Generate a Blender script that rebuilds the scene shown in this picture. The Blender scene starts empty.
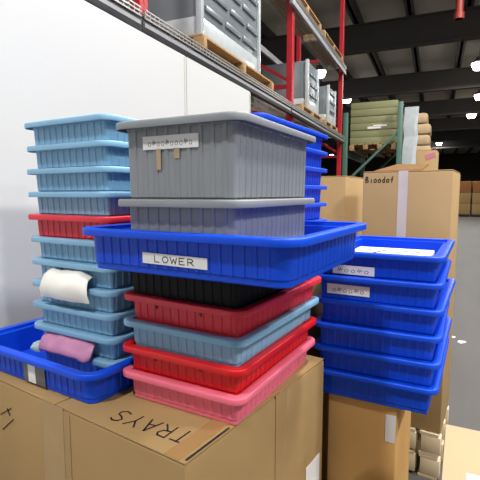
import bpy, bmesh, math, random
from mathutils import Vector, Matrix
random.seed(7)
S = bpy.context.scene
COL = S.collection
R = math.radians
EYE = 1.45                                   # height of the eye in scene units
F0 = -.13                                    # level of the concrete floor

# ------------------------------------------------------------------ camera, world, exposure
cd = bpy.data.cameras.new('camera'); cam = bpy.data.objects.new('camera', cd); COL.objects.link(cam)
cd.sensor_width = 36; cd.sensor_fit = 'HORIZONTAL'; cd.lens = 36 * 439 / 480
cd.clip_start = 0.05; cd.clip_end = 300
cam.location = (0, 0, EYE); cam.rotation_euler = (R(90 - 6.0), 0, R(23.8))
S.camera = cam
S.view_settings.view_transform = 'Standard'; S.view_settings.look = 'None'
S.view_settings.gamma = 1; S.view_settings.use_curve_mapping = False
S.view_settings.exposure = 0.14
W = bpy.data.worlds.new('world'); S.world = W; W.use_nodes = True
W.node_tree.nodes['Background'].inputs[0].default_value = (0.98, 0.99, 1.0, 1)
W.node_tree.nodes['Background'].inputs[1].default_value = 0.42
LAMP_POWER = 270

# ------------------------------------------------------------------ materials
def hexlin(r, g, b):
    f = lambda c: ((c / 255 + .055) / 1.055) ** 2.4 if c > 10 else c / 255 / 12.92
    return (f(r), f(g), f(b), 1)
def material(name, rgb, rough=.5, noise=.0, scale=8., metal=0., spec=.5, bump=0., trans=0., alpha=1., stretch=(1, 1, 1)):
    m = bpy.data.materials.new(name); m.use_nodes = True
    n = m.node_tree.nodes; l = m.node_tree.links; b = n['Principled BSDF']
    c = hexlin(*rgb)
    b.inputs['Base Color'].default_value = c; b.inputs['Roughness'].default_value = rough
    b.inputs['Metallic'].default_value = metal; b.inputs['Specular IOR Level'].default_value = spec
    b.inputs['Alpha'].default_value = alpha
    if trans: b.inputs['Transmission Weight'].default_value = trans
    if noise or bump:
        tc = n.new('ShaderNodeTexCoord'); mp = n.new('ShaderNodeMapping'); mp.inputs['Scale'].default_value = stretch
        t = n.new('ShaderNodeTexNoise'); t.inputs['Scale'].default_value = scale; t.inputs['Detail'].default_value = 6
        l.new(tc.outputs['Object'], mp.inputs[0]); l.new(mp.outputs[0], t.inputs[0])
        if noise:
            r = n.new('ShaderNodeValToRGB')
            r.color_ramp.elements[0].position = .3; r.color_ramp.elements[1].position = .7
            r.color_ramp.elements[0].color = [v * (1 - noise) for v in c[:3]] + [1]
            r.color_ramp.elements[1].color = [min(1, v * (1 + noise)) for v in c[:3]] + [1]
            l.new(t.outputs[0], r.inputs[0]); l.new(r.outputs[0], b.inputs['Base Color'])
        if bump:
            bp = n.new('ShaderNodeBump'); bp.inputs['Strength'].default_value = bump; bp.inputs['Distance'].default_value = .01
            l.new(t.outputs[0], bp.inputs['Height']); l.new(bp.outputs[0], b.inputs['Normal'])
    return m
def emitter(name, rgb, s):
    m = bpy.data.materials.new(name); m.use_nodes = True
    b = m.node_tree.nodes['Principled BSDF']
    b.inputs['Emission Color'].default_value = hexlin(*rgb); b.inputs['Emission Strength'].default_value = s
    return m
M = dict(
    pale=material('pale_blue_plastic', (128, 176, 208), .42, .06, 5),
    blue=material('blue_plastic', (4, 72, 212), .42, .05, 4, spec=.32),
    red=material('dull_red_plastic', (216, 40, 58), .42, .06, 5),
    bright=material('bright_red_plastic', (208, 14, 22), .4, .05, 5),
    pink=material('pink_plastic', (236, 112, 136), .42, .06, 5),
    grey=material('grey_plastic', (134, 139, 145), .45, .07, 4, stretch=(3, 3, .6)),
    black=material('black_plastic', (12, 11, 11), .55, .05, 5, spec=.2),
    card=material('cardboard', (178, 149, 107), .85, .06, 3, spec=.2, bump=.06),
    card_warm=material('warm_cardboard', (212, 168, 106), .85, .06, 3, spec=.2, bump=.06),
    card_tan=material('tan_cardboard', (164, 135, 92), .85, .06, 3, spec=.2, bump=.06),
    card_pale=material('pale_cardboard', (178, 157, 124), .85, .05, 3, spec=.2),
    card_dark=material('cardboard_edge', (120, 88, 52), .9, .1, 30, spec=.2),
    tape=material('clear_tape', (174, 144, 100), .45, .05, 9, spec=.4),
    btape=material('brown_tape', (166, 132, 84), .35, .06, 9, spec=.6),
    wtape=material('frosted_tape', (214, 203, 195), .3, .05, 12, spec=.6),
    paper=material('white_paper', (232, 232, 232), .8, .03, 10, spec=.2),
    holder=material('smoke_card_holder', (88, 92, 96), .25, .15, 14, spec=.6),
    ink=material('marker_ink', (44, 38, 44), .7, spec=.2),
    faint=material('faint_ink', (110, 112, 118), .7, spec=.2),
    residue=material('tape_residue', (170, 148, 118), .6, .1, 20),
    hole=material('rivet_metal', (96, 70, 50), .5, .2, 40, metal=.3),
    bag=material('white_plastic_bag', (240, 239, 232), .4, .03, 12, bump=.1),
    pinkbag=material('pink_plastic_bag', (206, 140, 178), .4, .15, 14, bump=.15),
    palebag=material('pale_green_plastic', (176, 206, 206), .4, .06, 14),
    panel=material('white_panel', (206, 208, 209), .5, .008, 1.2, spec=.3),
    seam=material('seam_strip', (205, 203, 196), .5, .03, 9),
    floor=material('concrete_floor', (84, 82, 80), .55, .12, .9, stretch=(3, .5, 1)),
    ceil=material('insulated_roof', (232, 226, 212), .9, .08, .6),
    steel=material('dark_roof_steel', (96, 92, 90), .7, .08, 1.),
    farwall=material('far_wall', (72, 66, 62), .9, .2, .35),
    rackred=material('red_rack_paint', (176, 26, 40), .4, .12, 18),
    beam=material('grey_beam_paint', (150, 152, 156), .4, .1, 12),
    beamdark=material('worn_dark_beam', (46, 47, 51), .4, .25, 16),
    wire=material('galvanised_wire', (188, 187, 184), .35, .12, 60, metal=.6),
    rackgreen=material('green_rack_paint', (74, 112, 98), .45, .1, 10),
    wood=material('pallet_wood', (164, 132, 90), .8, .18, 7, stretch=(1, 6, 6)),
    pale_wood=material('pale_pallet_wood', (222, 205, 172), .8, .08, 7),
    steelbox=material('grey_blue_steel', (128, 137, 143), .35, .1, 5, metal=.25),
    film=material('stretch_film', (190, 198, 202), .18, .06, 14, spec=.8, bump=.25),
    board=material('yellow_green_board', (138, 140, 100), .7, .07, 6, stretch=(1, 1, 9)),
    sack=material('tan_sack', (184, 160, 126), .8, .1, 6),
    orange=material('orange_brown_carton', (150, 98, 52), .8, .1, 3),
    aluminium=material('lamp_housing', (150, 150, 152), .4, metal=.5),
    glow=emitter('lamp_glow', (255, 250, 240), 9),
    pipe=material('red_pipe_paint', (150, 52, 44), .5, .1, 8),
    sticker=material('pink_sticker', (205, 120, 150), .6),
    dark=material('dark_block', (36, 35, 36), .7),
)

# ------------------------------------------------------------------ mesh helpers
def finish(name, bm, mat, parent=None, smooth=None, loc=None, rotz=0):
    me = bpy.data.meshes.new(name)
    bmesh.ops.recalc_face_normals(bm, faces=bm.faces)
    bm.to_mesh(me); bm.free()
    me.materials.append(mat)
    if smooth:
        for p in me.polygons: p.use_smooth = True
        me.set_sharp_from_angle(angle=R(smooth))
    o = bpy.data.objects.new(name, me); COL.objects.link(o)
    if parent: o.parent = parent
    if loc is not None: o.location = loc
    o.rotation_euler = (0, 0, rotz)
    return o
def tag(o, label, cat, group=None, kind=None):
    if label: o['label'] = label
    if cat: o['category'] = cat
    if group: o['group'] = group
    if kind: o['kind'] = kind
    return o
def thing(name, label, cat, loc=(0, 0, 0), rotz=0, group=None):
    o = bpy.data.objects.new(name, None); COL.objects.link(o); o.empty_display_size = .1
    o.location = loc; o.rotation_euler = (0, 0, rotz)
    return tag(o, label, cat, group)
def dup(root, loc, rotz, label=None, group=None):
    r = root.copy(); COL.objects.link(r); r.location = loc; r.rotation_euler = (0, 0, rotz)
    if label: r['label'] = label
    if group: r['group'] = group
    for ch in root.children:
        c = ch.copy(); COL.objects.link(c); c.parent = r
        for g in ch.children:
            d = g.copy(); COL.objects.link(d); d.parent = c
    return r
def add_box(bm, x0, x1, y0, y1, z0, z1, bev=0, seg=2):
    v = [bm.verts.new(p) for p in ((x0, y0, z0), (x1, y0, z0), (x1, y1, z0), (x0, y1, z0), (x0, y0, z1), (x1, y0, z1), (x1, y1, z1), (x0, y1, z1))]
    f = [bm.faces.new([v[i] for i in q]) for q in ((3, 2, 1, 0), (4, 5, 6, 7), (0, 1, 5, 4), (1, 2, 6, 5), (2, 3, 7, 6), (3, 0, 4, 7))]
    if bev:
        bmesh.ops.bevel(bm, geom=list({e for q in f for e in q.edges}), offset=bev, segments=seg, affect='EDGES', profile=.5)
    return bm
def box(name, mat, parent, x0, x1, y0, y1, z0, z1, bev=0, smooth=None):
    return finish(name, add_box(bmesh.new(), x0, x1, y0, y1, z0, z1, bev), mat, parent, smooth or (40 if bev else None))
def add_bar(bm, a, b, w, d=None):
    """square bar from a to b"""
    a = Vector(a); b = Vector(b); d = d or w
    t = (b - a).normalized(); u = t.cross(Vector((0, 0, 1)) if abs(t.z) < .9 else Vector((1, 0, 0))).normalized(); v = t.cross(u)
    q = [[bm.verts.new(p + u * sx * w / 2 + v * sy * d / 2) for sx, sy in ((-1, -1), (1, -1), (1, 1), (-1, 1))] for p in (a, b)]
    for i in range(4): bm.faces.new((q[0][i], q[0][(i + 1) % 4], q[1][(i + 1) % 4], q[1][i]))
    bm.faces.new(q[0][::-1]); bm.faces.new(q[1])
    return bm
def add_cyl(bm, c, r0, r1, z0, z1, n=20):
    a = [bm.verts.new((c[0] + r0 * math.cos(2 * math.pi * i / n), c[1] + r0 * math.sin(2 * math.pi * i / n), z0)) for i in range(n)]
    b = [bm.verts.new((c[0] + r1 * math.cos(2 * math.pi * i / n), c[1] + r1 * math.sin(2 * math.pi * i / n), z1)) for i in range(n)]
    for i in range(n): bm.faces.new((a[i], a[(i + 1) % n], b[(i + 1) % n], b[i]))
    bm.faces.new(a[::-1]); bm.faces.new(b)
    return bm

# handwriting: letters as pen strokes in a 1 x 1 cell
GL = {'T': [[(0, 1), (1, .95)], [(.5, 1), (.45, 0)]],
      'R': [[(.1, 0), (.1, 1), (.7, .95), (.85, .75), (.65, .5), (.1, .45)], [(.4, .47), (.95, 0)]],
      'A': [[(0, 0), (.45, 1), (.9, 0)], [(.2, .38), (.75, .42)]],
      'Y': [[(0, 1), (.45, .5), (.9, 1)], [(.45, .5), (.4, 0)]],
      'S': [[(.9, .85), (.6, 1), (.2, .9), (.1, .7), (.4, .52), (.8, .4), (.85, .15), (.5, 0), (.05, .12)]],
      'L': [[(.1, 1), (.1, 0), (.8, 0)]],
      'O': [[(.5, 1), (.15, .8), (.05, .4), (.3, 0), (.7, .05), (.95, .5), (.8, .9), (.5, 1)]],
      'W': [[(0, 1), (.25, 0), (.5, .75), (.75, 0), (1, 1)]],
      'E': [[(.85, 1), (.1, 1), (.1, 0), (.85, 0)], [(.1, .5), (.7, .52)]],
      '~': [[(0, .2), (.25, .8), (.4, .15), (.6, .75), (.75, .3), (1, .6)]],
      'o': [[(.5, .6), (.1, .4), (.2, .05), (.7, .05), (.85, .4), (.5, .6)]],
      'd': [[(.8, 1), (.75, 0)], [(.75, .4), (.4, .55), (.1, .25), (.4, 0), (.75, .15)]],
      'f': [[(.8, .95), (.5, .9), (.4, 0)], [(.15, .5), (.75, .52)]],
      'B': [[(.1, 0), (.1, 1), (.6, .95), (.7, .75), (.1, .52), (.8, .4), (.8, .1), (.1, 0)]],
      'i': [[(.5, .55), (.5, 0)]], ' ': []}
def writing(name, text, mat, parent, origin, ux, uy, w, h, pen, gap=.25, thick=.0004):
    """pen strokes raised a hair on the plane origin + ux*s + uy*t"""
    o = Vector(origin); ux = Vector(ux).normalized(); uy = Vector(uy).normalized(); n = ux.cross(uy)
    cw = w / (len(text) * (1 + gap) - gap); bm = bmesh.new()
    for k, ch in enumerate(text):
        for st in GL[ch]:
            pts = [o + ux * (k * cw * (1 + gap) + x * cw) + uy * (y * h) for x, y in st]
            for a, b in zip(pts, pts[1:]):
                t = (b - a).normalized(); s = t.cross(n) * pen / 2; a2 = a - t * pen * .3; b2 = b + t * pen * .3
                lo = [bm.verts.new(p) for p in (a2 - s, a2 + s, b2 + s, b2 - s)]
                hi = [bm.verts.new(p.co + n * thick) for p in lo]
                bm.faces.new(hi)
                for i in range(4): bm.faces.new((lo[i], lo[(i + 1) % 4], hi[(i + 1) % 4], hi[i]))
    return finish(name, bm, mat, parent)
def plate(name, mat, parent, origin, ux, uy, w, h, t=.0008):
    o = Vector(origin); ux = Vector(ux).normalized() * w; uy = Vector(uy).normalized() * h; n = ux.cross(uy).normalized() * t
    bm = bmesh.new()
    lo = [bm.verts.new(p) for p in (o, o + ux, o + ux + uy, o + uy)]; hi = [bm.verts.new(p.co + n) for p in lo]
    bm.faces.new(hi); bm.faces.new(lo[::-1])
    for i in range(4): bm.faces.new((lo[i], lo[(i + 1) % 4], hi[(i + 1) % 4], hi[i]))
    return finish(name, bm, mat, parent)

# ------------------------------------------------------------------ ribbed storage bins
OVER = .025                                   # how far the rim hangs out over the wall
def ring(w, d, r, pitch, nc=6):
    """rounded rectangle as (x, y, nx, ny, rib) samples; rib is 0 or 1"""
    out = []
    def side(ax, ay, bx, by, nx, ny):
        L = math.hypot(bx - ax, by - ay); k = max(2, round(L / pitch))
        for i in range(k):
            for f, rb in ((.0, 0), (.28, 0), (.36, 1), (.64, 1), (.72, 0)):
                t = (i + f) / k; out.append((ax + (bx - ax) * t, ay + (by - ay) * t, nx, ny, rb))
    def corner(cx, cy, a0):
        for i in range(nc):
            a = a0 + (math.pi / 2) * i / nc
            out.append((cx + r * math.cos(a), cy + r * math.sin(a), math.cos(a), math.sin(a), 0))
    x, y = w / 2, d / 2
    side(-x + r, -y, x - r, -y, 0, -1); corner(x - r, -y + r, -math.pi / 2)
    side(x, -y + r, x, y - r, 1, 0); corner(x - r, y - r, 0)
    side(x - r, y, -x + r, y, 0, 1); corner(-x + r, y - r, math.pi / 2)
    side(-x, y - r, -x, -y + r, -1, 0); corner(-x + r, -y + r, math.pi)
    return out
def loft(bm, loops, closed=False):
    vs = [[bm.verts.new(p) for p in L] for L in loops]
    n = len(vs[0]); m = len(vs)
    for i in range(m if closed else m - 1):
        a, b = vs[i], vs[(i + 1) % m]
        for k in range(n): bm.faces.new((a[k], a[(k + 1) % n], b[(k + 1) % n], b[k]))
    return vs
def bin_parts(root, w, d, h, mat, taper=.007, pitch=.031, rib=.0024, rad=.04, floor=.006):
    rg = ring(w, d, rad, pitch)
    L = lambda inset, z, rb=0: [(x - nx * inset + nx * rb * q, y - ny * inset + ny * rb * q, z) for x, y, nx, ny, q in rg]
    o = OVER
    bm = bmesh.new()
    vs = loft(bm, [L(o + .0125, 0), L(o + .0105, .003), L(o + .0105, .0155), L(o + taper, .0185, rib), L(o + .004, h - .02, rib), L(o + .001, h - .018), L(o, h - .004),
                   L(o + .003, h - .003), L(o + .0045, h - .0140), L(o + .021, h - .0145), L(o + .024, floor)])
    bm.faces.new(vs[0][::-1]); bm.faces.new(vs[-1])
    finish('tub', bm, mat, root, 30)
    bm = bmesh.new()
    loft(bm, [L(o - .0005, h - .006), L(.004, h - .006), L(.004, h - .018), L(.0008, h - .0185), L(0, h - .016), L(0, h - .004), L(.0015, h - .001), L(.004, h),
              L(o + .002, h), L(o + .0042, h - .0015), L(o + .0042, h - .003), L(o + .003, h - .004)], True)
    finish('rim', bm, mat, root, 50)
    return root
def bin_centre(C, yaw, w, d):
    """centre of a bin from its front right rim corner"""
    u = Vector((math.cos(yaw), math.sin(yaw))); v = Vector((-u.y, u.x))
    p = Vector(C) - u * w / 2 + v * d / 2
    return p.x, p.y
def wall_y(d, h, z, taper=.007, rib=.0024):
    """local y of the front wall (rib crest) at height z"""
    t = min(1, max(0, (z - .005) / (h - .025)))
    return -(d / 2 - (OVER + taper + (.004 - taper) * t) + rib)
def front_label(root, w, d, h, x0, x1, z0, z1, text, pen=.002, ink='ink', tilt=0, margin=.12, mat='paper', name='label'):
    y0 = wall_y(d, h, z0) - .0012; y1 = wall_y(d, h, z1) - .0012
    lb = plate(name, M[mat], root, (x0, y0, z0), (1, 0, tilt), (0, y1 - y0, z1 - z0), x1 - x0, z1 - z0)
    if text:
        mw, mh = (x1 - x0) * margin, (z1 - z0) * .22
        up = Vector((0, y1 - y0, z1 - z0)).normalized(); n = Vector((1, 0, tilt)).normalized().cross(up)
        og = Vector((x0, y0, z0)) + Vector((1, 0, tilt)).normalized() * mw + up * mh + n * .0008
        writing('lettering', text, M[ink], lb, og, (1, 0, tilt), up, x1 - x0 - 2 * mw, z1 - z0 - 2 * mh, pen)
    return lb
def rivets(root, d, h, xs, z):
    for x in xs:
        bm = bmesh.new(); add_cyl(bm, (0, 0), .006, .0045, 0, .003, 14)
        bmesh.ops.rotate(bm, verts=bm.verts, cent=(0, 0, 0), matrix=Matrix.Rotation(R(90), 3, 'X'))
        bmesh.ops.translate(bm, verts=bm.verts, vec=(x, wall_y(d, h, z) + .0005, z))
        finish('rivet', bm, M['hole'], root, 40)

# ================================================================== THE BUILDING
def structure(name, mat, *b):
    o = box(name, M[mat], None, *b); o['kind'] = 'structure'; return o
structure('floor', 'floor', -40, 30, -12, 80, F0 - .2, F0)
structure('ceiling', 'ceil', -40, 30, -12, 80, 7.9, 8.1)
structure('wall_end', 'farwall', -40, 30, 79.6, 80, F0, 7.9)
structure('wall_left', 'farwall', -40.3, -40, -12, 80, F0, 7.9)
structure('wall_right', 'farwall', 30, 30.3, 20, 80, F0, 7.9)
k = 1
for y in (1.6, 9.1, 16.6, 24.1, 31.6, 39.1, 46.6, 54.1):           # main roof girders
    bm = bmesh.new()
    add_box(bm, -40, 30, y - .02, y + .02, 6.45, 7.4)
    add_box(bm, -40, 30, y - .16, y + .16, 6.45, 6.49); add_box(bm, -40, 30, y - .16, y + .16, 7.36, 7.4)
    o = finish('trim_%d' % k, bm, M['steel']); o['kind'] = 'structure'; k += 1
for x in [-22 + 1.75 * i for i in range(20)]:                        # purlins along the hall
    bm = bmesh.new()
    add_box(bm, x - .05, x + .05, -11.9, 79, 7.4, 7.9); add_box(bm, x - .14, x + .14, -11.9, 79, 7.4, 7.44)
    o = finish('trim_%d' % k, bm, M['steel']); o['kind'] = 'structure'; k += 1

def high_bay(x, y, label, lit=True):
    z = 6.95
    t = thing('high_bay_lamp', label, 'ceiling lamp', (x, y, z), 0, 'high bay lamps under the roof')
    bm = bmesh.new(); add_cyl(bm, (0, 0), .30, .30, .0, .08, 24); add_cyl(bm, (0, 0), .20, .12, .08, .26, 24)
    finish('housing', bm, M['aluminium'], t, 40)
    bm = bmesh.new(); add_cyl(bm, (0, 0), .22, .31, -.26, -.06, 24); add_cyl(bm, (0, 0), .31, .30, -.06, 0, 24); finish('lens', bm, M['glow'], t, 40)
    bm = bmesh.new(); add_bar(bm, (0, 0, .26), (0, 0, 7.9 - z), .03); finish('hanger', bm, M['steel'], t)
    if lit:
        L = bpy.data.lights.new('lamp', 'AREA'); L.shape = 'DISK'; L.size = .55; L.energy = LAMP_POWER; L.color = (1, .97, .93)
        lo = bpy.data.objects.new('lamp', L); COL.objects.link(lo); lo.parent = t; lo.location = (0, 0, -.30)
for x, y, lb in ((2.1, 28.5, 'high bay lamp at the right edge of the photo, upper one near the roof'),
                 (2.1, 35., 'high bay lamp at the right edge of the photo, lower of two'),
                 (1.5, 21.7, 'glowing high bay lamp cut by the right edge, topmost of the right row'),
                 (.2, 53., 'small distant high bay lamp above the big carton, right of the wrapped sacks'),
                 (-1., 64., 'smallest distant high bay lamp just below another, right of the wrapped sacks'),
                 (-5., 20.2, 'big bright high bay lamp left of the second red rack post'),
                 (-4.9, 26.3, 'bright high bay lamp beside the right red rack post, above the green load'),
                 (-13.6, 63., 'small high bay lamp seen low between the red post and blue trays')):
    high_bay(x, y, lb)
for x, y in ((2.2, 8.2), (1.4, 1.2), (4.8, 2.2), (4.8, -1.6), (8.5, 5), (-.8, -2.4), (.3, 5.2)):
    high_bay(x, y, 'high bay lamp hung from the roof above the camera aisle, outside the photo')

bm = bmesh.new(); add_cyl(bm, (0, 0), .075, .075, 0, 2.9, 16); add_cyl(bm, (0, 0), .1, .1, .0, .12, 16)
tag(finish('overhead_pipe', bm, M['pipe'], None, 40, (.30, 10.4, 5.0)), 'red pipe hanging down from the dark roof at the top right', 'pipe')

# white sheets closing the rack face under its first beam
def panel(y0, y1, label, strip):
    t = thing('wall_panel', label, 'panel', (-1.686, (y0 + y1) / 2, 0)); h = (y1 - y0) / 2
    box('sheet', M['panel'], t, -.012, .012, -h + .003, h - .003, F0, 2.43)
    if strip: box('edge_strip', M['seam'], t, .012, .017, h - .022, h - .004, F0, 2.42)
panel(-1.5, 2.83, 'large white panel behind the pale blue stack, left of the seam', True)
panel(2.84, 4.04, 'white panel right of the seam, behind the grey bins', True)

# ------------------------------------------------------------------ red pallet rack on the left
XF, XB = -1.7, -2.75
rack = thing('pallet_rack', 'tall red pallet rack with grey beams along the left wall', 'rack', (0, 0, 0))
for y in (-.75, 2.45, 5.68, 9.0):
    for x in (XF - .09, XB + .09):
        bm = bmesh.new(); add_box(bm, x - .04, x + .04, y - .045, y + .045, F0, 5.6, .006)
        for i in range(60):                                           # punched slots read as small dimples
            if x > -2 and y > 0: add_box(bm, x + .0395, x + .042, y - .008, y + .008, 1.6 + i * .066, 1.63 + i * .066)
        finish('post', bm, M['rackred'], rack)
    for z0 in (1.0, 2.2, 2.85, 4.1):
        bm = bmesh.new(); add_bar(bm, (XF - .08, y, z0), (XB + .08, y, z0), .04, .05); finish('brace', bm, M['rackred'], rack)
        bm = bmesh.new(); add_bar(bm, (XF - .08, y, z0 + .05), (XB + .08, y, z0 + .6), .035, .04); finish('brace', bm, M['rackred'], rack)
BAYS = ((-.75, 2.358), (2.362, 5.458), (5.462, 9.05))
for y0, y1 in BAYS:
    for z, mat in ((2.45, 'beamdark'), (3.79, 'beam')):
        if z > 3 and y0 < 5: continue
        for x in (XF, XB + .045):
            bm = bmesh.new()
            add_box(bm, x - .045, x, y0, y1, z, z + .075, .005); add_box(bm, x - .045, x - .018, y0, y1, z + .075, z + .115, .004)
            finish('beam', bm, M[mat], rack, 40)
            if x == XF and z < 3:
                box('beam_face', M['beam'], rack, x, x + .003, y0 + .02, y1 - .02, z + .036, z + .060)
        bm = bmesh.new()                                              # wire deck with its turned-down front edge
        yy = y0 + .02
        while yy < y1 - .02:
            add_bar(bm, (XF - .005, yy, z + .12), (XB + .02 if z < 3 else XF - .4, yy, z + .12), .006)
            add_bar(bm, (XF + .004, yy, z + .083), (XF + .004, yy, z + .135), .008)
            yy += .05
        for j in range(8 if z < 3 else 3): add_bar(bm, (XF - .02 - j * .14, y0 + .02, z + .125), (XF - .02 - j * .14, y1 - .02, z + .125), .006)
        for zz in (.085, .11, .135): add_bar(bm, (XF + .006, y0 + .02, z + zz), (XF + .006, y1 - .02, z + zz), .009)
        finish('wire_deck', bm, M['wire'], rack)

def pallet(label, cx, cy, z, lx, ly, group='wooden pallets', rot=0, mat='wood'):
    t = thing('wooden_pallet', label, 'pallet', (cx, cy, z), rot, group)
    n = max(4, int(lx / .15)); bm = bmesh.new()
    for i in range(n):
        x = -lx / 2 + (i + .5) * lx / n; add_box(bm, x - lx / n * .4, x + lx / n * .4, -ly / 2, ly / 2, .115, .133, .002)
    finish('deck', bm, M[mat], t)
    bm = bmesh.new()
    for i in range(3):
        x = (-1 + i) * (lx / 2 - .06); add_box(bm, x - .05, x + .05, -ly / 2, ly / 2, 0, .016, .002)
    finish('bottom_deck', bm, M[mat], t)
    for j in range(3):
        y = (-1 + j) * (ly / 2 - .03)
        for i in range(4):
            x = -lx / 2 + .05 + i * (lx - .1) / 3
            box('block', M[mat], t, x - .05, x + .05, y - .03, y + .03, .016, .115, .003)
    return t
def crate(label, x0, x1, y0, y1, z, h, ribs=True):
    """ribbed steel container: plain end, lit long side with pressed ribs"""
    t = thing('steel_container', label, 'container', ((x0 + x1) / 2, (y0 + y1) / 2, z), 0, 'grey containers in the rack')
    a, b = (x1 - x0) / 2, (y1 - y0) / 2
    box('body', M['steelbox'], t, -a, a, -b, b, 0, h, .012)
    for r in range(int(h / .16)):
        z0 = .22 + r * .15
        if z0 + .06 > h: break
        for c in range(3):
            ya = -b + .08 + c * (2 * b - .1) / 3 + (.1 if r % 2 else 0); yb = min(ya + (2 * b) / 3 * .78, b - .04)
            box('rib', M['steelbox'], t, a - .003, a + .018, ya, yb, z0, z0 + .05, .008)
    box('film_skirt', M['film'], t, -a - .006, a + .006, -b - .006, b + .006, .01, .16, .008)
    for sx in (-1, 1):
        for sy in (-1, 1): box('corner_post', M['film'], t, sx * a - .025, sx * a + .025, sy * b - .025, sy * b + .025, 0, h + .01, .004)
ZD = 2.45 + .13
pallet('wooden pallet under the large ribbed container, above the white panels', -2.17, 4.02, ZD, .9, 1.66)
crate('large grey ribbed container on the rack at the top, nearest the camera', -2.62, -1.78, 3.24, 4.5, ZD + .133, 1.25)
pallet('wooden pallet under the small grey container behind the second red post', -2.2, 6.75, ZD, .9, 1.2)
crate('smaller grey ribbed container on the rack right of the middle red post', -2.62, -1.8, 6.55, 7.15, ZD + .133, .70)
pallet('wooden pallet under the narrow grey container at the rack end', -2.2, 8.1, ZD, .9, 1.0)
crate('narrow grey container at the far end of the rack shelf', -2.62, -1.8, 7.95, 8.5, ZD + .133, .64)
pallet('wooden pallet on the top grey beam, near half of the beam', -1.89, 6.25, 3.79 + .14, .36, 1.5)
pallet('wooden pallet on the top grey beam, far half of the beam', -1.89, 8.0, 3.79 + .14, .36, 1.5)

# ------------------------------------------------------------------ green rack with boards, beyond the red one
GY = 9.9
gr = thing('storage_rack', 'green painted rack frame with a diagonal brace behind the cartons', 'rack', (0, 0, 0))
for x in (-1.84, -.72):
    for y in (GY, GY + 2.6):
        box('post', M['rackgreen'], gr, x - .05, x + .05, y - .045, y + .045, F0, 3.35 if x > -1 else 3.2, .005)
for y in (GY, GY + 2.6):
    for a, b in (((-1.79, y, 1.72), (-.77, y, 2.72)), ((-1.79, y, 1.2), (-.77, y, 1.2)), ((-1.79, y, .3), (-.77, y, 1.2))):
        bm = bmesh.new(); add_bar(bm, a, b, .05, .05); finish('brace', bm, M['rackgreen'], gr)
for x in (-1.84, -.72):
    box('beam', M['rackgreen'], gr, x - .03, x + .03, GY + .045, GY + 2.555, 2.28, 2.4)
pallet('wooden pallet under the yellow green boards on the green rack', -1.28, GY + 1.2, 2.4, .98, 2.2)
bd = thing('board_stack', 'stack of pale yellow green boards on the green rack, strapped in film', 'board stack', (-1.28, GY + 1.25, 2.533))
for i in range(6):
    box('board', M['board'], bd, -.49, .49, -1.1 + (.015 if i % 2 else 0), 1.1, i * .15 + .002, i * .15 + .148, .012)
bm = bmesh.new(); add_box(bm, -.12, .16, -1.108, -1.1, .32, .37, .002); add_box(bm, .0, .28, -1.108, -1.1, .36, .40, .002)
finish('torn_label', bm, M['paper'], bd)

wl = thing('sack_pallet', 'tall pallet load of tan sacks wrapped in white film beside the green rack', 'pallet load', (-.36, GY + .75, F0))
bm = bmesh.new()
for i in range(4): add_box(bm, -.26 + i * .15, -.16 + i * .15, -.5, .5, .1, .125)
for i in range(3): add_box(bm, -.28 + i * .23, -.18 + i * .23, -.5, .5, 0, .1)
finish('pallet_base', bm, M['wood'], wl)
for i in range(14):
    j = random.uniform(-.03, .03); wv = .03 * math.sin(i * .9)
    box('sack', M['sack'], wl, -.27 + j, .27 + j + wv - (.1 if i == 13 else 0), -.5, .5, .127 + i * .225, .127 + i * .225 + .222, .07)
bm = bmesh.new(); n = 16; 
loops = []
for i in range(n + 1):
    z = .14 + 3.26 * i / n; jx = random.uniform(-.02, .02)
    loops.append([(-.3 + jx, -.53, z), (-.08 + jx * 2, -.545 + jx, z), (-.02 + jx, -.535, z), (-.02 + jx, -.525, z), (-.3 + jx, -.515, z)])
loft(bm, loops); finish('stretch_film', bm, M['film'], wl)

# ------------------------------------------------------------------ far goods on the right
def far_stack(label, x, y, w, d, levels):
    t = thing('goods_stack', label, 'pallet load', (x, y, F0), 0, 'pallet loads at the far end'); z = 0
    for nm, mt, h in levels:
        box(nm, M[mt], t, -w / 2, w / 2, -d / 2, d / 2, z + .004, z + h, .03); z += h
for fx, lb in ((1.75, 'far load of orange topped cartons just right of the tall carton'), (2.95, 'far load of orange topped cartons at the right edge of the photo')):
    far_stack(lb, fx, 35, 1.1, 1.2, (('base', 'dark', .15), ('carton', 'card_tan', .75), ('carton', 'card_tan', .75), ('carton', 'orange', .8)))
for fx, lb in ((4.3, 'far dark load past the right edge of the photo'), (.4, 'far dark load of cartons hidden behind the tall carton')):
    far_stack(lb, fx, 36, 1.2, 1.2, (('base', 'dark', .15), ('carton', 'orange', 1.0), ('carton', 'dark', 1.2)))

# ================================================================== CARTONS
def carton(label, C, yaw, w, d, z0, z1, mat='card', group=None, seam_along='x', slit=True):
    """carton from its front right corner; local origin at that corner, x runs left-to-right along the front (negative), y goes back"""
    t = thing('cardboard_box', label, 'box', (C[0], C[1], z0), yaw, group); h = z1 - z0
    box('body', M[mat], t, -w, 0, 0, d, 0, h - .005, .009)
    g = .0025
    if seam_along == 'x':
        fl = ((-w + .002, -.002, .002, d / 2 - g), (-w + .002, -.002, d / 2 + g, d - .002))
    else:
        fl = ((-w + .002, -w / 2 - g, .002, d - .002), (-w / 2 + g, -.002, .002, d - .002))
    for a in fl: box('flap', M[mat], t, *a, h - .005, h, .002)
    return t, h
ZB = EYE - .636
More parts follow.
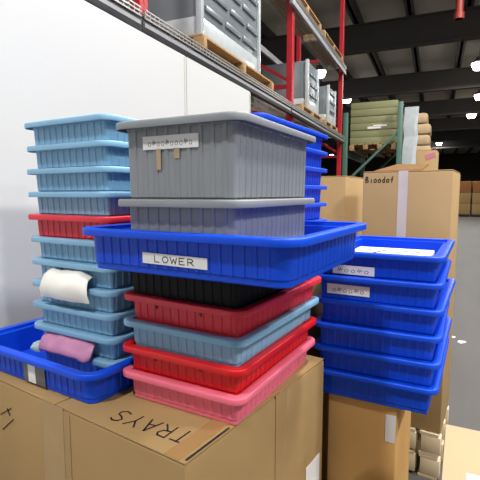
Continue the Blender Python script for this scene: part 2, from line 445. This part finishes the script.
# the big carton in front
yb = R(-10.5)
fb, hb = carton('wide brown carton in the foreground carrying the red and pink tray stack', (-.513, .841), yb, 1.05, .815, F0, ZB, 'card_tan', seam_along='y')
plate('seam_tape', M['tape'], fb, (-.59, -.0012, .2), (1, 0, 0), (0, 0, 1), .11, hb - .2)
plate('seam_tape', M['btape'], fb, (-.478, -.0012, 0), (1, 0, 0), (0, 0, 1), .03, hb - .01)
plate('edge_tape', M['btape'], fb, (-.072, .004, hb + .0002), (1, 0, 0), (0, 1, 0), .05, .32)
bm = bmesh.new(); add_box(bm, -.011, -.004, .012, .19, hb + .0008, hb + .0022, .0005); finish('open_slit', bm, M['dark'], fb)
plate('side_tape', M['tape'], fb, (.0012, .43, .1), (0, 1, 0), (0, 0, 1), .075, hb - .1)
plate('side_tape', M['tape'], fb, (-.01, .40, hb + .0004), (.2, 1, 0), (-1, .2, 0), .09, .012)
plate('label', M['paper'], fb, (.0012, .66, hb - .62), (0, 1, 0), (0, 0, 1), .12, .25)
# TRAYS, written to be read from the far side of the carton
writing('lettering', 'TRAYS', M['ink'], fb, (-.066, .118, hb + .0004), (-1, -.09, 0), (.05, -1, 0), .262, .058, .0052, .3)
for p, q in (((-.85, hb - .125), (-.775, hb - .082)), ((-.84, hb - .178), (-.765, hb - .118)), ((-.80, hb - .09), (-.785, hb - .112))):
    bm = bmesh.new(); add_bar(bm, (p[0], -.001, p[1]), (q[0], -.001, q[1]), .005, .0012); finish('pen_mark', bm, M['ink'], fb)

# carton under the right hand blue stack
ZR = EYE - .7985
rb, hr = carton('brown carton under the right stack of blue trays, beside the foreground carton', (-.094, 1.69), R(-4), .268, .5, F0, ZR, 'card_warm')
plate('label', M['paper'], rb, (-.042, -.0012, hr - .15), (1, 0, 0), (0, 0, 1), .038, .11)

# tall carton on a pallet at the back
pallet('pale lower pallet on the floor, under another pallet and the tall carton', -.125, 2.767, F0, .48, .44, 'wooden pallets', R(-7), 'pale_wood')
pallet('pale upper pallet directly under the tall carton', -.125, 2.767, F0 + .1335, .48, .44, 'wooden pallets', R(-7), 'pale_wood')
ta, ht = carton('tall brown carton with frosted tape and handwriting, behind the right blue trays', (.085, 2.53), R(-7), .465, .42, F0 + .268, EYE + .125)
plate('seam_tape', M['wtape'], ta, (-.272, -.0012, ht - .75), (1, 0, 0), (0, 0, 1), .05, .75)
plate('seam_tape', M['wtape'], ta, (-.272, .0, ht + .0005), (1, 0, 0), (0, 1, 0), .05, .1)
writing('lettering', 'Bioodof', M['ink'], ta, (-.45, -.0006, ht - .062), (1, 0, 0), (0, 0, 1), .155, .032, .0048, .2)
plate('label', M['paper'], ta, (.0012, .02, ht - .72), (0, 1, 0), (0, 0, 1), .1, .12)
# loose flap ends lifted on its top
bm = bmesh.new()
q = [bm.verts.new(p) for p in ((-.42, .06, ht + .001), (-.16, .05, ht + .001), (-.16, .30, ht + .045), (-.34, .30, ht + .05))]
q2 = [bm.verts.new(v.co + Vector((0, 0, .005))) for v in q]
bm.faces.new(q[::-1]); bm.faces.new(q2)
for i in range(4): bm.faces.new((q[i], q[(i + 1) % 4], q2[(i + 1) % 4], q2[i]))
finish('lifted_flap', bm, M['card_dark'], ta)
# second tall carton left of it
carton('plain brown carton left of the tall taped carton, behind the blue stacks', (-.50, 2.74), R(-7), .34, .5, F0, EYE + .11)
# carton that carries the rear blue stack
carton('brown carton hidden under the rear stack of blue trays', (-.50, 1.765), R(-10.5), .5, .46, F0, EYE + .283 - 5 * .0812 - .0952)
# carton bottom right, and a far one with a pink sticker
fg, hf = carton('pale carton in the bottom right corner of the photo', (.655, .975), R(-3), .62, .52, F0, EYE - .75, 'card_pale', seam_along='y')
plate('label', M['paper'], fg, (-.56, .17, hf + .0003), (1, 0, 0), (0, 1, 0), .12, .09)
st, hs = carton('small brown carton with a pink sticker seen above the tall carton', (.0, 6.1), R(-4), .24, .4, F0, 2.0)
plate('sticker', M['sticker'], st, (-.12, -.0012, hs - .12), (1, 0, .3), (-.3, 0, 1), .12, .06)

# ================================================================== BINS
UP = 'pale blue trays in the left stack'
# ---- large blue tray on the left of the carton
TL = (.70, .64, .105); yl = R(-8)
tl = thing('storage_tray', 'wide blue tray on the carton at far left, under the pale blue stack', 'tray', (*bin_centre((-.884, .935), yl, TL[0], TL[1]), ZB + .001), yl)
bin_parts(tl, *TL, M['blue'], rad=.07, floor=(EYE + .2425 - 10 * .0784 - .0925) - ZB - .0012)
front_label(tl, *TL, -.018, .098, .008, .080, None, mat='holder', name='card_holder')
front_label(tl, *TL, .008, .048, .010, .078, None, mat='paper', name='label')
for ch in tl.children:
    if ch.name.startswith('label'): ch.location.y -= .001

# ---- pale blue stack inside it
LW, LD, LH, LP = .416, .49, .0925, .0784
base = thing('storage_tray', '', 'tray'); bin_parts(base, LW, LD, LH, M['pale'], pitch=.03)
redt = thing('storage_tray', '', 'tray'); bin_parts(redt, LW, LD, LH, M['red'], pitch=.03)
z_top0 = EYE + .2425
names = ['top tray of the pale blue stack against the white panel', 'second tray from the top of the pale blue stack', 'third tray from the top of the pale blue stack',
         'pale blue tray directly above the red one in the left stack', 'single red tray between pale blue trays in the left stack',
         'pale blue tray directly under the red one in the left stack', 'pale blue tray just above the one with the white bag',
         'pale blue tray with the white bag hanging out', 'pale blue tray just below the white bag',
         'pale blue tray just above the pink bag, second from the bottom', 'bottom pale blue tray holding the pink bag, inside the wide blue tray']
first = {'p': base, 'r': redt}; used = set(); LT = []
for i in range(11):
    key = 'r' if i == 4 else 'p'
    yw = R(-6 + random.uniform(-.8, .8)); C = (-.911 + random.uniform(-.003, .003), 1.069 + random.uniform(-.003, .003))
    loc = (*bin_centre(C, yw, LW, LD), z_top0 - i * LP - LH)
    lab = names[i][0].upper() + names[i][1:]
    if key not in used:
        o = first[key]; o.location = loc; o.rotation_euler = (0, 0, yw); used.add(key); o['label'] = names[i]
    else: o = dup(first[key], loc, yw, names[i])
    if key == 'p': o['group'] = UP
    LT.append(o)

# ---- red / pale blue / red / pink trays on the carton, with a black bin on top
RW, RD, RH, RP = .440, .60, .0935, .0795
specs = [('dull red tray on top of the front stack, under the black bin', 'red', -7.4, True),
         ('pale blue tray between two red trays in the front stack', 'pale', -6.6, False),
         ('bright red tray above the pink one in the front stack', 'bright', -5.8, True),
         ('pink tray at the bottom of the front stack, on the carton edge', 'pink', -5.4, False)]
zr = ZB + .001 + RH + 3 * RP
for i, (lab, mt, yw, rv) in enumerate(specs):
    C = (-.439, 1.005)
    o = thing('storage_tray', lab, 'tray', (*bin_centre(C, R(yw), RW, RD), zr - i * RP - RH), R(yw))
    bin_parts(o, RW, RD, RH, M[mt])
    if rv: rivets(o, RD, RH, (-.095, .07), .06)
ZLOW = EYE - .199                              # underside of the wide LOWER tray
BH = ZLOW - (zr - .0137) - .0005
o = thing('storage_bin', 'black bin between the dull red tray and the wide blue tray', 'bin', (*bin_centre((-.439, 1.005), R(-6.8), RW, RD), zr - .0137), R(-6.8))
bin_parts(o, RW, RD, BH, M['black'])

# ---- wide blue tray marked LOWER
WL = (.645, .61, .110); yw = R(-5.5)
lw = thing('storage_tray', 'wide blue tray with a handwritten white label, under the two grey bins', 'tray', (*bin_centre((-.238, .822), yw, WL[0], WL[1]), ZLOW), yw)
bin_parts(lw, *WL, M['blue'], rad=.065)
front_label(lw, *WL, -.100, .092, .029, .056, 'LOWER', .0022, tilt=-.012, margin=.19)

# ---- two grey bins in it
GW, GD = .372, .53; yg = R(-4)
ZG1 = ZLOW + .0068; H1 = (EYE - .013) - ZG1
g1 = thing('storage_bin', 'lower grey bin standing in the wide blue tray', 'bin', (*bin_centre((-.379, .866), yg, GW, GD), ZG1), yg)
bin_parts(g1, GW, GD, H1, M['grey'])
Z2 = ZG1 + H1 - .0137; H2 = EYE + .176 - Z2
g2 = thing('storage_bin', 'tall grey bin on top with a white label and tape residue', 'bin', (*bin_centre((-.378, .864), yg, GW, GD), Z2), yg)
bin_parts(g2, GW, GD, H2, M['grey'])
lx = front_label(g2, GW, GD, H2, -.101, .062, H2 - .069, H2 - .037, 'o~oo~ooo~o', .0011, 'faint', tilt=.0, margin=.1)
for x0, x1, dz in ((-.060, -.047, .050), (-.008, .008, .024)):
    front_label(g2, GW, GD, H2, x0, x1, H2 - .068 - dz, H2 - .0675, None, mat='residue', name='tape_residue')

# ---- right hand stack of blue trays on its carton
QW, QD, QH, QP = .472, .70, .109, .0945
zq = ZR + .001 + QH + 5 * QP
qn = ['top blue tray of the right stack, holding white paper', 'second blue tray of the right stack, the lower of two with white labels', 'third blue tray from the top of the right stack',
      'fourth blue tray from the top of the right stack', 'fifth blue tray of the right stack, second from the bottom', 'bottom blue tray of the right stack, on the carton']
src = None
for i in range(6):
    yw = R(-4.6 + random.uniform(-1, 1) * (i > 0)); C = (.043 + random.uniform(-.004, .004), 1.625 + random.uniform(-.004, .004))
    loc = (*bin_centre(C, yw, QW, QD), zq - i * QP - QH)
    if i == 0:
        src = thing('storage_tray', qn[0], 'tray', loc, yw, 'blue trays in the right stack'); bin_parts(src, QW, QD, QH, M['blue'], rib=.0016); top_tray = src
    else:
        o = dup(src, loc, yw, qn[i])
        if i == 1: second = o
front_label(second, QW, QD, QH, -0.178, -0.016, .036, .074, 'o~oo~o', .002, 'faint', tilt=-.01)
front_label(top_tray, QW, QD, QH, -0.160, -0.002, .020, .054, '~oo~o', .002, 'faint', tilt=-.01)
# paper lying in the top tray
pc = thing('paper_sheet', 'white paper sheets with pen marks lying in the top right blue tray', 'paper', (top_tray.location.x, top_tray.location.y, top_tray.location.z + .0066), top_tray.rotation_euler.z)
for i in range(3):
    box('sheet', M['paper'], pc, -.15 + .005 * i, .180 - .004 * i, -.265, .06 - .012 * i, i * .027, i * .027 + .0265, .002)
for a, b in (((-.10, -.12), (-.05, -.02)), ((-.04, -.16), (.0, -.03)), ((.03, -.14), (.09, -.03)), ((.10, -.12), (.13, -.04))):
    bm = bmesh.new(); add_bar(bm, (*a, .0815), (*b, .0815), .009, .0008); finish('pen_mark', bm, M['ink'], pc)

# ---- rear stack of blue trays
BW, BD, BHH, BP = .50, .74, .0952, .0812
zk = EYE + .283; ybk = R(-5.7)
bn = ['top blue tray of the rear stack, seen above the grey bin', 'second blue tray of the rear stack behind the grey bins', 'third blue tray of the rear stack behind the grey bins',
      'fourth blue tray of the rear stack behind the grey bins', 'fifth blue tray of the rear stack, behind the lower grey bin', 'sixth blue tray of the rear stack, just above the wide tray']
u = Vector((math.cos(ybk), math.sin(ybk))); v = Vector((-u.y, u.x)); Rk = Vector((-.482, 2.19)); ck = Rk - u * BW / 2 - v * BD / 2
src = None
for i in range(6):
    loc = (ck.x, ck.y, zk - i * BP - BHH)
    if src is None:
        src = thing('storage_tray', bn[0], 'tray', loc, ybk, 'blue trays in the rear stack'); bin_parts(src, BW, BD, BHH, M['blue'])
    else: dup(src, loc, ybk, bn[i])

# ================================================================== bags and scraps
def drape(name, label, cat, mat, tray, x0, x1, prof, seed=1, wob=.006, thick=.006):
    """soft bag folded over a tray's front rim; prof is (y, z) in the tray's frame"""
    rnd = random.Random(seed); nx = 22; P = prof; bm = bmesh.new(); top = []; bot = []
    ph = [rnd.uniform(0, 6.28) for _ in range(4)]
    for i, (y, z) in enumerate(P):
        a = []; b = []
        e = abs(i / (len(P) - 1) - .45)
        for k in range(nx + 1):
            s = k / nx; xx = x0 + (x1 - x0) * s
            xx += wob * 1.6 * math.sin(i * .7 + ph[3]) * (1 if s > .5 else -1)
            wv = wob * (math.sin(s * 9 + ph[0] + i * .25) * .5 + math.sin(s * 21 + ph[1] + i * .5) * .3)
            ed = min(1, min(s, 1 - s) * 7)
            puff = thick * (math.sqrt(ed) if ed > 0 else 0) * (.35 + .65 * min(1, i, len(P) - 1 - i)) + .0012
            p0, p1 = P[max(0, i - 1)], P[min(len(P) - 1, i + 1)]
            ty, tz = p1[0] - p0[0], p1[1] - p0[1]; q = math.hypot(ty, tz); ny, nz = tz / q, -ty / q
            if i <= 1 and nz < 0: ny, nz = -ny, -nz
            a.append(bm.verts.new((xx, y + ny * (puff + wv), z + nz * (puff + wv) * 1.0)))
            b.append(bm.verts.new((xx, y, z)))
        top.append(a); bot.append(b)
    for i in range(len(P) - 1):
        for k in range(nx):
            bm.faces.new((top[i][k], top[i][k + 1], top[i + 1][k + 1], top[i + 1][k])); bm.faces.new((bot[i][k], bot[i + 1][k], bot[i + 1][k + 1], bot[i][k + 1]))
        for k in (0, nx):
            bm.faces.new((top[i][k], top[i + 1][k], bot[i + 1][k], bot[i][k]))
    for i in (0, len(P) - 1):
        for k in range(nx): bm.faces.new((top[i][k], top[i][k + 1], bot[i][k + 1], bot[i][k]))
    o = finish(name, bm, M[mat], None, 60); o.location = tray.location; o.rotation_euler = tray.rotation_euler
    return tag(o, label, cat)
yf = -LD / 2
drape('plastic_bag', 'white plastic bag hanging out over a pale blue tray in the left stack', 'bag', 'bag', LT[7], -.115, .115,
      [(yf + .026, LH + .036), (yf + .012, LH + .036), (yf - .004, LH + .026), (yf - .012, LH + .006), (yf - .016, LH - .016), (yf - .010, LH - .044)], 3, .004, .016)
drape('plastic_bag', 'crumpled pink plastic bag hanging over the bottom pale blue tray', 'bag', 'pinkbag', LT[10], -.145, .105,
      [(yf + .026, LH + .046), (yf + .016, LH + .044), (yf + .004, LH + .030), (yf - .006, LH + .012), (yf - .013, LH + .000), (yf - .015, LH - .008)], 5, .006, .012)
drape('plastic_bag', 'pale green plastic bag end beside the pink bag', 'bag', 'palebag', LT[10], -.19, -.150,
      [(yf + .028, LH + .002), (yf + .012, LH + .003), (yf - .004, LH + .001), (yf - .012, LH - .010), (yf - .012, LH - .018)], 8, .003, .008)

for x, y, r, lb in ((.23, 5.27, .3, 'white paper scrap on the concrete floor right of the blue trays, left one'), (.33, 5.13, .9, 'white paper scrap on the concrete floor right of the blue trays, right one')):
    bm = bmesh.new()
    pts = [(-.05, -.03), (.03, -.035), (.055, .01), (.0, .035), (-.04, .02)]
    lo = [bm.verts.new((*p, .0005)) for p in pts]; hi = [bm.verts.new((p[0], p[1], .004 + .006 * (i % 2))) for i, p in enumerate(pts)]
    bm.faces.new(lo[::-1]); bm.faces.new(hi)
    for i in range(5): bm.faces.new((lo[i], lo[(i + 1) % 5], hi[(i + 1) % 5], hi[i]))
    tag(finish('paper_scrap', bm, M['paper'], None, None, (x, y, F0), r), lb, 'paper', 'paper scraps on the floor')
